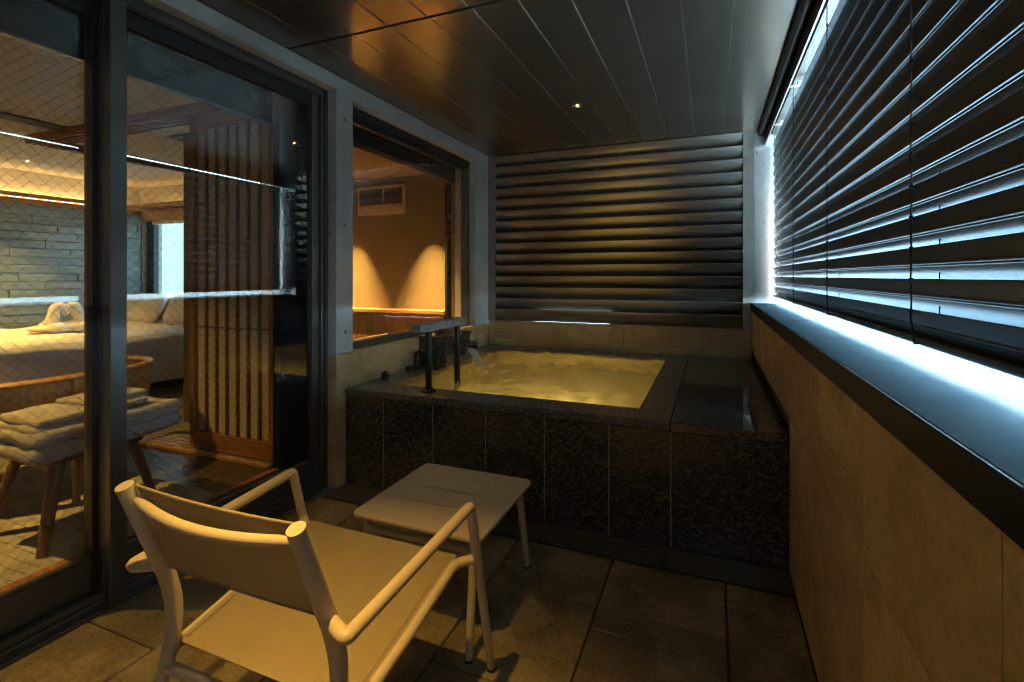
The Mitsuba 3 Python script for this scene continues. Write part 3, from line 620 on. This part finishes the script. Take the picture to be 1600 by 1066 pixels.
# ================================================================== INTERIOR SHELL
struct('room_floor', box(-7.0, -2.245, -1.6, 4.6, 0.02, ZI-0.012), 'dark_floor')
cpt = add('carpet', box(-4.62, -2.262, -1.3, 1.72, ZI-0.0115, ZI), 'carpet'); tag(cpt, 'textured cream carpet on the bedroom floor behind the left glass', 'carpet')
cp2 = add('bedside_carpet', box(-6.5, -3.0, 2.20, 3.9, ZI-0.0115, ZI+0.002), 'carpet'); tag(cp2, 'pale carpet between the track and the bed lit by the window', 'carpet')
iw = thing('bedroom_wall', 'slate clad bedroom wall behind the bed', 'wall')
add('core', box(-6.75, -6.53, -1.6, 4.2, 0.0, 2.6), 'plaster_pale', iw)
z = 0.60; row = 0
while z < 1.985:
    h = 0.085; y = -1.5+0.3*((row*37) % 5)/5
    while y < 3.92:
        L = 0.42+0.42*((row*7+int(y*10)) % 5)/5
        y1 = min(y+L, 3.93)
        if y1 > 0.9: add('stone', box(-6.53, -6.50+random.uniform(0.0, 0.016), max(y, 0.9)+0.002, y1-0.002, z+0.002, min(z+h, 1.985)-0.002, 0.003), 'slate', iw)
        y = y1
    z += h; row += 1
add('ledge', box(-6.53, -6.44, -1.5, 3.93, 1.985, 2.040), 'oak', iw)
ew = to_tri(mbox(-6.53, -2.3, 3.94, 4.12, 0.0, 2.6) - mbox(-6.49, -4.40, 3.8, 4.3, 0.95, 1.93) - mbox(-3.82, -2.0, 3.9, 4.2, -0.1, 2.7))
ek = add('window_wall', ew, 'wallpaper'); tag(ek, 'bedroom end wall holding the far window', 'wall')
hb = add('headboard', box(-6.42, -4.4, 3.86, 3.935, 0.3, 0.99, 0.006), 'oak'); tag(hb, 'wooden headboard behind the pillows under the far window', 'headboard')
lb = add('side_bedroom_wall', box(-6.53, -2.25, -1.6, -1.45, 0.0, 2.6), 'wallpaper'); tag(lb, 'bedroom side wall behind the viewer', 'wall')
sw = add('partition_wall', cat([box(-3.60, -2.27, 2.47, 2.52, 0.0, 2.6), box(-3.62, -3.58, 2.521, 2.64, 0.0, 2.6), box(-3.83, -3.58, 2.641, 2.68, 0.0, 2.6), box(-3.83, -3.80, 2.681, 4.46, 0.0, 2.6)]), 'plaster_tan'); tag(sw, 'partition wall between the bedroom and the washroom', 'wall')
struct('bedroom_ceiling', cat([box(-4.70, -2.289, -1.6, 2.47, 2.300, 2.36), box(-6.53, -4.70, -1.6, 3.94, 2.330, 2.39), box(-4.70, -3.83, 2.47, 3.94, 2.300, 2.36)]), 'wallpaper')
bh = thing('curtain_box', 'dark blind box along the top of the glass door indoors', 'bulkhead')
add('board', box(-2.288, -2.266, -1.5, 2.46, 2.096, 2.62), 'dark_teal', bh)
add('edge', box(-2.290, -2.264, -1.5, 2.46, 2.088, 2.0955), 'frame_metal', bh)
add('lid', box(-2.2655, -2.24, -1.5, 2.46, 2.50, 2.56), 'dark_teal', bh)
# kamoi track and lower track
kt = thing('upper_track', 'reddish wooden upper track with three grooves crossing the bedroom ceiling', 'track')
add('beam', box(-4.75, -2.291, 2.06, 2.22, 2.262, 2.2995), 'cedar', kt)
for i in range(4): add('groove_lip', box(-4.75, -2.291, 2.065+0.044*i, 2.080+0.044*i, 2.238, 2.262), 'cedar', kt)
lt = thing('lower_track', 'wooden floor track with shiny grooves under the lattice screen', 'track')
add('board', box(-4.75, -2.30, 2.05, 2.20, ZI-0.012, ZI+0.010, 0.003), 'oak', lt)
for i in range(3): add('rail', box(-4.75, -2.30, 2.075+0.04*i, 2.085+0.04*i, ZI+0.010, ZI+0.017), 'bright_metal', lt)
cb = add('ceiling_beam', box(-4.76, -4.70, 2.23, 3.94, 2.245, 2.345), 'walnut'); tag(cb, 'brown timber beam where the bedroom ceiling changes height', 'beam')
sd = thing('slot_diffuser', 'black linear slot diffuser in the bedroom ceiling', 'vent')
add('backing', box(-4.36, -4.19, -1.2, 2.055, 2.2955, 2.2990), 'frame_dark', sd)
for i in range(3): add('slot', box(-4.35+0.055*i, -4.32+0.055*i, -1.2, 2.055, 2.2885, 2.2950), 'frame_metal', sd)
ws = add('inner_sill', box(-2.262, -2.222, -0.9, 2.06, 0.10, ZI+0.002, 0.002), 'cedar'); tag(ws, 'reddish wooden sill board just inside the glass door', 'sill')
ip = add('inner_post', box(-2.262, -2.226, 1.160, 1.245, ZI+0.003, 2.49, 0.003), 'walnut'); tag(ip, 'dark brown wooden post standing behind the mullion', 'post')
dj = add('screen_jamb', box(-2.268, -2.215, 2.06, 2.47, 0.0, 2.50), 'dark_teal'); tag(dj, 'dark jamb panel between the lattice screen and the glass', 'wall')

# lattice screen
lx0, lx1 = -2.985, -2.292
lg = thing('lattice_screen', 'sliding wooden lattice screen with golden paper panels', 'screen')
add('stile', box(lx0, lx0+0.040, 2.085, 2.120, ZI+0.020, 2.236, 0.002), 'cedar_up', lg)
add('stile', box(lx1-0.040, lx1, 2.085, 2.120, ZI+0.020, 2.236, 0.002), 'cedar_up', lg)
add('bottom_rail', box(lx0+0.041, lx1-0.041, 2.085, 2.120, ZI+0.020, 0.300, 0.002), 'cedar', lg)
add('top_rail', box(lx0+0.041, lx1-0.041, 2.085, 2.120, 2.150, 2.236, 0.002), 'cedar', lg)
add('paper', box(lx0+0.04, lx1-0.04, 2.112, 2.118, 0.295, 2.155), 'washi', lg)
nb = 6; span = (lx1-0.04)-(lx0+0.04); stp = span/(nb+1)
for i in range(nb): x = lx0+0.04+stp*(i+1)-0.002; add('slat', box(x-0.006, x+0.006, 2.095, 2.1118, 0.301, 2.149), 'walnut', lg)
add('cross_bar', box(lx0+0.041, lx1-0.041, 2.099, 2.1112, 0.937, 0.943), 'walnut', lg)

# far window
fw = thing('far_window', 'tall bedroom window with dark frame at the far end', 'window')
add('frame', cat([box(-6.488, -6.452, 3.99, 4.05, 0.952, 1.928), box(-6.425, -6.37, 4.0, 4.06, 0.952, 1.928), box(-4.47, -4.40, 3.99, 4.05, 0.952, 1.928), box(-6.452, -4.47, 3.99, 4.05, 0.952, 0.99), box(-6.452, -4.47, 3.99, 4.05, 1.89, 1.928)]), 'frame_dark', fw)
v = np.array([[-6.452, 4.03, 0.99], [-4.47, 4.03, 0.99], [-4.47, 4.03, 1.89], [-6.452, 4.03, 1.89]]); add('pane', trimesh.Trimesh(v, [[0, 1, 2], [0, 2, 3]], process=False), 'dimming_glass', fw)
rb = thing('window_valance', 'amber wooden valance over the far window', 'valance')
add('board', box(-6.36, -4.35, 3.86, 3.88, 1.905, 2.04), 'oak', rb)
add('roller', box(-6.22, -4.40, 3.885, 3.93, 1.87, 1.91), 'linen', rb)
# coves
cv = thing('cove_light', 'glowing amber cove above the slate bedroom wall', 'lamp')
add('lip', box(-6.42, -6.40, -1.4, 3.80, 2.042, 2.085), 'oak', cv)
k = add('strip', box(-6.500, -6.470, -1.3, 3.75, 2.048, 2.058), 'foam', cv); scene[k]['emitter'] = {'type': 'area', 'radiance': rgb((1.0, 0.66, 0.20), 5.5*LAMP), 'sampling_weight': 0.6}
c2 = thing('cove_light', 'dimmer amber cove over the far window', 'lamp')
add('soffit', box(-6.40, -4.0, 3.72, 3.93, 2.05, 2.09), 'oak', c2)
k = add('strip', box(-6.2, -4.2, 3.85, 3.88, 2.095, 2.105), 'foam', c2); scene[k]['emitter'] = {'type': 'area', 'radiance': rgb((1.0, 0.66, 0.20), 1.8*LAMP), 'sampling_weight': 0.2}
downlight('bedroom_downlight', 'round recessed downlight in the bedroom ceiling near the slate wall', -5.95, 2.60, 2.3295, 2.6, cut=38, beam=12, glow=20)
downlight('bedroom_downlight', 'recessed downlight over the foot of the bed', -5.4, 1.95, 2.3295, 3.6, cut=42, beam=14, glow=20)
downlight('bedroom_downlight', 'recessed downlight over the footstool and carpet indoors', -3.1, 0.75, 2.2995, 4.4, cut=50, beam=16, glow=20)

# bed
bd = thing('bed', 'wide bed with rumpled white duvet seen through the glass', 'bed')
add('base', box(-6.36, -4.70, 1.80, 3.85, ZI+0.10, ZI+0.28, 0.02), 'bed_base', bd)
add('plinth', box(-6.30, -4.85, 1.95, 3.80, ZI, ZI+0.10), 'frame_dark', bd)
u = np.linspace(-1, 1, 110); vq = np.linspace(-1, 1, 110); U, V = np.meshgrid(u, vq)
def soft(t, a):  # arc-length style drape coordinate
    return np.sign(t)*np.minimum(np.abs(t), a)
dx, dy = 0.90, 1.03
fx = np.abs(U)*1.26; fy = np.abs(V)*1.22
px_ = np.sign(U)*dx*np.minimum(fx, 1); py_ = np.sign(V)*dy*np.minimum(fy, 1)
drop = 0.40*np.clip(np.maximum((fx-1)/0.26, (fy-1)/0.22), 0, 1)
edge = np.clip(np.maximum(fx, fy)-0.86, 0, 0.14)/0.14
top = 0.735-0.03*edge**2
wr = meshkit.fbm(np.stack([px_*2.2, py_*3.6, drop*4], -1), 4, seed=3)-0.5
fold = 0.02*np.sin(py_*17+3*px_)*np.clip(drop/0.2, 0, 1)
X = -5.50+px_+np.sign(U)*np.where(fx > 1, 0.02+fold, 0); Y = 2.80+py_+np.sign(V)*np.where(fy > 1, 0.02, 0)
Zz = top-drop+0.075*wr*np.clip(1-drop*2.5, 0.1, 1)
dv = grid_surface(X, Y, Zz)
if dv.face_normals[len(dv.faces)//2][2] < 0: dv.invert()
add('duvet', dv, 'linen', bd, smooth=True)
def pillow(lab, x, y, z, w, h, tilt, rz):
    s = trimesh.creation.icosphere(4, 1.0); v = np.array(s.vertices)
    v = np.sign(v)*np.abs(v)**np.array([0.45, 0.8, 0.5]); r = np.maximum(np.abs(v[:, 0]), np.abs(v[:, 2]))
    v = v*np.array([w/2, 0.085, h/2])*(1-0.0*r[:, None]); v[:, 1] *= 1-0.55*np.clip(r, 0, 1)**4
    v += 0.012*(meshkit.fbm(v*9+x, 3)[:, None]-0.5)
    m = trimesh.Trimesh(v, s.faces, process=False)
    m.apply_transform(trimesh.transformations.rotation_matrix(-tilt, (1, 0, 0))); m.apply_transform(trimesh.transformations.rotation_matrix(rz, (0, 0, 1))); m.apply_translation((x, y, z))
    k = add('pillow', m, 'linen', smooth=True); tag(k, lab, 'pillow')
pillow('large white pillow on the left, leaning below the far window', -6.02, 3.66, 0.885, 0.66, 0.36, 0.5, 0.0)
pillow('white pillow on the right, nearer the lattice screen', -5.28, 3.68, 0.880, 0.66, 0.36, 0.45, 0.05)
# towel swans
def swan(lab, x, y, sgn, s=1.0):
    g = thing('towel_swan', lab, 'towel')
    body = trimesh.creation.icosphere(3, 1.0); v = np.array(body.vertices)*np.array([0.13, 0.17, 0.055]); v[:, 1] *= 1
    v[:, 2] *= (1-0.5*(v[:, 1]*-sgn > 0.05)); b = trimesh.Trimesh(v, body.faces, process=False); b = rough(b, 0.012, 12, 3); b.apply_translation((x, y-sgn*0.10, 0.775))
    add('body', b, 'linen', g, smooth=True)
    nk = spline([(x, y-sgn*0.11, 0.80), (x, y-sgn*0.085, 0.86), (x, y-sgn*0.082, 0.92), (x, y-sgn*0.060, 0.965), (x, y-sgn*0.020, 0.965), (x, y+0*sgn, 0.925), (x, y-sgn*0.004, 0.885)], 6)
    r = np.interp(np.linspace(0, 1, len(nk)), [0, 0.25, 0.6, 0.85, 1], [0.062, 0.044, 0.036, 0.030, 0.010])
    add('neck', rough(tube(nk, r, 16), 0.004, 30, 5), 'linen', g, smooth=True)
swan('left folded white towel swan on the bed, facing right', -5.60, 2.72, 1)
swan('right folded white towel swan on the bed, facing left', -5.60, 2.74, -1)

# indoor barrel chair
bc = thing('barrel_chair', 'curved oak barrel chair standing indoors behind the footstool', 'chair')
cx, cy = -3.17, 1.28
ang = np.linspace(math.radians(-118), math.radians(118), 40)
ax, ay = 0.36, 0.44
def arc(a, k=1.0): return cx+0.02+ax*k*math.cos(a), cy+0.18+ay*k*math.sin(a)
add('top_rail', tube([(*arc(a), 0.775-0.015*abs(math.sin(a))) for a in ang], 0.019, 12, sq=(1.3, 0.8)), 'oak', bc, smooth=40)
A, Zq = np.meshgrid(ang[4:-4], np.linspace(0, 1, 8))
sh_ = grid_surface(cx+0.02+(ax-0.008)*np.cos(A), cy+0.18+(ay-0.008)*np.sin(A), 0.765-0.175*Zq*(0.55+0.45*np.cos(A*0.75)), 0.012)
add('back_shell', sh_, 'oak', bc, smooth=30)
for a in (-118, -8, 118):
    x, y = arc(math.radians(a), 0.99); add('leg', tube([(x, y, 0.765), (x+0.01, y, ZI)], [0.019, 0.015], 12), 'oak', bc, smooth=40)
x, y = arc(math.radians(-64), 0.99); add('leg', tube([(x, y, 0.765), (x+0.01, y, ZI)], [0.019, 0.015], 12), 'oak', bc, smooth=40)
cu = trimesh.creation.icosphere(4, 1.0); v = np.array(cu.vertices); v = np.sign(v)*np.abs(v)**np.array([0.6, 0.6, 0.8])*np.array([0.30, 0.36, 0.05])
add('seat_cushion', trimesh.Trimesh(v+np.array([cx-0.02, cy+0.16, 0.555]), cu.faces, process=False), 'blanket', bc, smooth=True)
add('seat_frame', box(cx-0.28, cx+0.27, cy-0.16, cy+0.48, 0.46, 0.50, 0.01), 'oak', bc)
# footstool with towels
fs = thing('footstool', 'low walnut stool with splayed legs just inside the glass', 'stool')
sxc, syc = -2.56, 1.29
add('seat', rbox(sxc-0.17, sxc+0.17, syc-0.17, syc+0.17, 0.505, 0.54, 0.012), 'walnut', fs, smooth=40)
for a, b in ((1, -1), (1, 1), (-1, -1), (-1, 1)):
    add('leg', tube([(sxc+a*0.135, syc+b*0.135, 0.52), (sxc+a*0.20, syc+b*0.215, ZI)], [0.024, 0.016], 12, sq=(1.2, 0.9)), 'walnut', fs, smooth=40)
    add('apron', box(sxc-0.13, sxc+0.13, syc+b*0.135-0.008, syc+b*0.135+0.008, 0.465, 0.504), 'walnut', fs) if a == 1 else None
def fold(lab, x, y, z, w, dpt, h, rz, seed):
    r = h/2; pts = np.linspace(-1, 1, 26)
    # two rounded layers lying on each other
    g = thing('folded_towel', lab, 'towel')
    for i, (zz, hh, ss) in enumerate(((z, h*0.52, 1.0), (z+h*0.48, h*0.52, 0.97))):
        m = rbox(-dpt/2*ss, dpt/2*ss, -w/2*ss, w/2*ss, 0, hh, hh*0.495, 20); m = m.subdivide_to_size(0.03); m = rough(m, 0.016, 8, seed+i)
        m.vertices[:, 2] += 0.10*np.clip(np.abs(m.vertices[:, 1])-w*0.28, 0, 1)*np.sign(m.vertices[:, 1])*0.6
        m.apply_transform(trimesh.transformations.rotation_matrix(rz, (0, 0, 1))); m.apply_translation((x, y, zz))
        add('layer', m, 'terry', g, smooth=True)
fold('largest folded grey towel, lowest on the stool', sxc+0.06, syc+0.030, 0.541, 0.57, 0.36, 0.120, 0.0, 1)
fold('middle folded grey towel on the stool', sxc+0.05, syc-0.02, 0.640, 0.42, 0.30, 0.062, 0.0, 5)
fold('small folded grey towel topmost on the stool', sxc+0.05, syc+0.07, 0.688, 0.25, 0.22, 0.040, 0.1, 8)

# ================================================================== WASHROOM
struct('washroom_floor', box(-3.80, -2.27, 2.52, 4.44, 0.0, 0.10), 'dark_floor')
struct('washroom_ceiling', box(-3.81, -2.26, 2.52, 4.45, 2.30, 2.36), 'plaster_tan')
ww = add('washroom_wall', box(-3.82, -2.25, 4.40, 4.56, 0.0, 2.5), 'plaster_tan'); tag(ww, 'tan washroom wall washed by two amber light cones', 'wall')
bhd = add('washroom_bulkhead', box(-2.36, -2.27, 2.52, 4.40, 2.17, 2.32), 'dark_teal'); tag(bhd, 'dark bulkhead above the bath window indoors', 'bulkhead')
wp = add('wood_panel', box(-2.42, -2.268, 4.37, 4.395, 0.6, 2.18, 0.002), 'grey_wood'); tag(wp, 'vertical grained wooden panel right of the lit washroom wall', 'panel')
wr_ = add('wall_reveal', box(-2.45, -2.425, 4.30, 4.398, 0.6, 2.18), 'dark_teal'); tag(wr_, 'dark narrow upright between the lit wall and wooden panel', 'panel')
ac = thing('air_conditioner', 'recessed air conditioner grille high on the washroom wall', 'air conditioner')
ax0, ax1, az0, az1 = -3.57, -2.98, 1.905, 2.215
add('frame', to_tri(mbox(ax0, ax1, 4.37, 4.399, az0, az1)-mbox(ax0+0.012, ax1-0.022, 4.3, 4.39, az0+0.11, az1-0.03)-mbox(ax0+0.012, ax1-0.022, 4.3, 4.385, az0+0.068, az0+0.098)), 'washi', ac)
add('backing', box(ax0+0.012, ax1-0.022, 4.386, 4.391, az0+0.06, az1-0.03), 'frame_dark', ac)
add('divider', box(-3.245, -3.235, 4.368, 4.386, az0+0.111, az1-0.031), 'washi', ac)
for z in np.linspace(az0+0.122, az1-0.042, 11): add('louvre', box(ax0+0.012, ax1-0.022, 4.374, 4.384, z-0.0025, z+0.0025), 'walnut', ac)
lg2 = add('wall_ledge', box(-3.79, -2.452, 4.27, 4.399, 0.87, 0.905, 0.003), 'oak'); tag(lg2, 'pale wooden ledge at the foot of the light cones', 'shelf')
vc = add('vanity_counter', box(-3.10, -2.30, 2.53, 4.25, 0.62, 0.66, 0.004), 'walnut'); tag(vc, 'long wooden counter below the bath window indoors', 'counter')
vf = add('washroom_cabinet', box(-3.79, -2.46, 4.30, 4.395, 0.10, 0.868), 'walnut'); tag(vf, 'reddish wooden cabinet front under the ledge', 'cabinet')
for i, x in enumerate((-3.62, -2.64)):
    downlight('washroom_downlight', ['washroom spotlight making the left light cone', 'washroom spotlight making the right light cone'][i], x, 4.10, 2.2995, 36.0, cut=23, beam=11, glow=30, col=(1.0, 0.63, 0.19))
downlight('washroom_downlight', 'added fill lamp above the washroom counter', -2.9, 3.1, 2.2995, 0.35, cut=65, beam=30, glow=20, col=(1.0, 0.63, 0.19))  # added fill, raises the ambient light on the upper wall and grille

# ================================================================== OUTSIDE
def house(key, lab, x0, x1, y0, y1, z0, z1, m, roofm, ridge='y', over=0.4, rise=1.3):
    g = thing(key, lab, 'house')
    add('wall', box(x0, x1, y0, y1, z0, z1), m, g)
    if ridge == 'y':
        c = (x0+x1)/2; prof = [(x0-over, z1+0.01), (x1+over, z1+0.01), (x1+over, z1+0.08), (c, z1+rise), (x0-over, z1+0.08)]
        r = add('roof', prism(prof, y0-over, y1+over, 'y'), roofm, g)
    else:
        c = (y0+y1)/2; prof = [(y0-over, z1+0.01), (y1+over, z1+0.01), (y1+over, z1+0.08), (c, z1+rise), (y0-over, z1+0.08)]
        r = add('roof', prism(prof, x0-over, x1+over, 'x'), roofm, g)
    return g, r
h1, r1 = house('pale_house', 'pale building beyond the far bedroom window', -22, -7.8, 13, 19, -4.2, 9.0, 'pale_wall', 'roof_tile', 'x')
h2, r2 = house('tiled_house', 'small neighbour house with grey tiled roof outside the far window', -7.15, -2.2, 7.6, 11.0, -4.2, 0.55, 'pale_wall', 'roof_tile', 'x', 0.45, 1.5)
for i in range(26):
    x = -7.6+0.22*i; add('tile_rib', tube([(x, 7.15, 0.645), (x, 9.30, 2.065)], 0.03, 6), 'roof_tile', h2, smooth=40)
h3, r3 = house('ochre_house', 'ochre house with red roof glimpsed between the blind slats', 7.5, 13, -2, 5.2, -4.2, -0.4, 'ochre_wall', 'red_roof', 'y', 0.4, 1.0)
for y in (-0.8, 1.2, 3.4):
    wk = add('window', box(7.47, 7.52, y, y+0.9, -2.4, -1.2), 'frame_dark', h3)
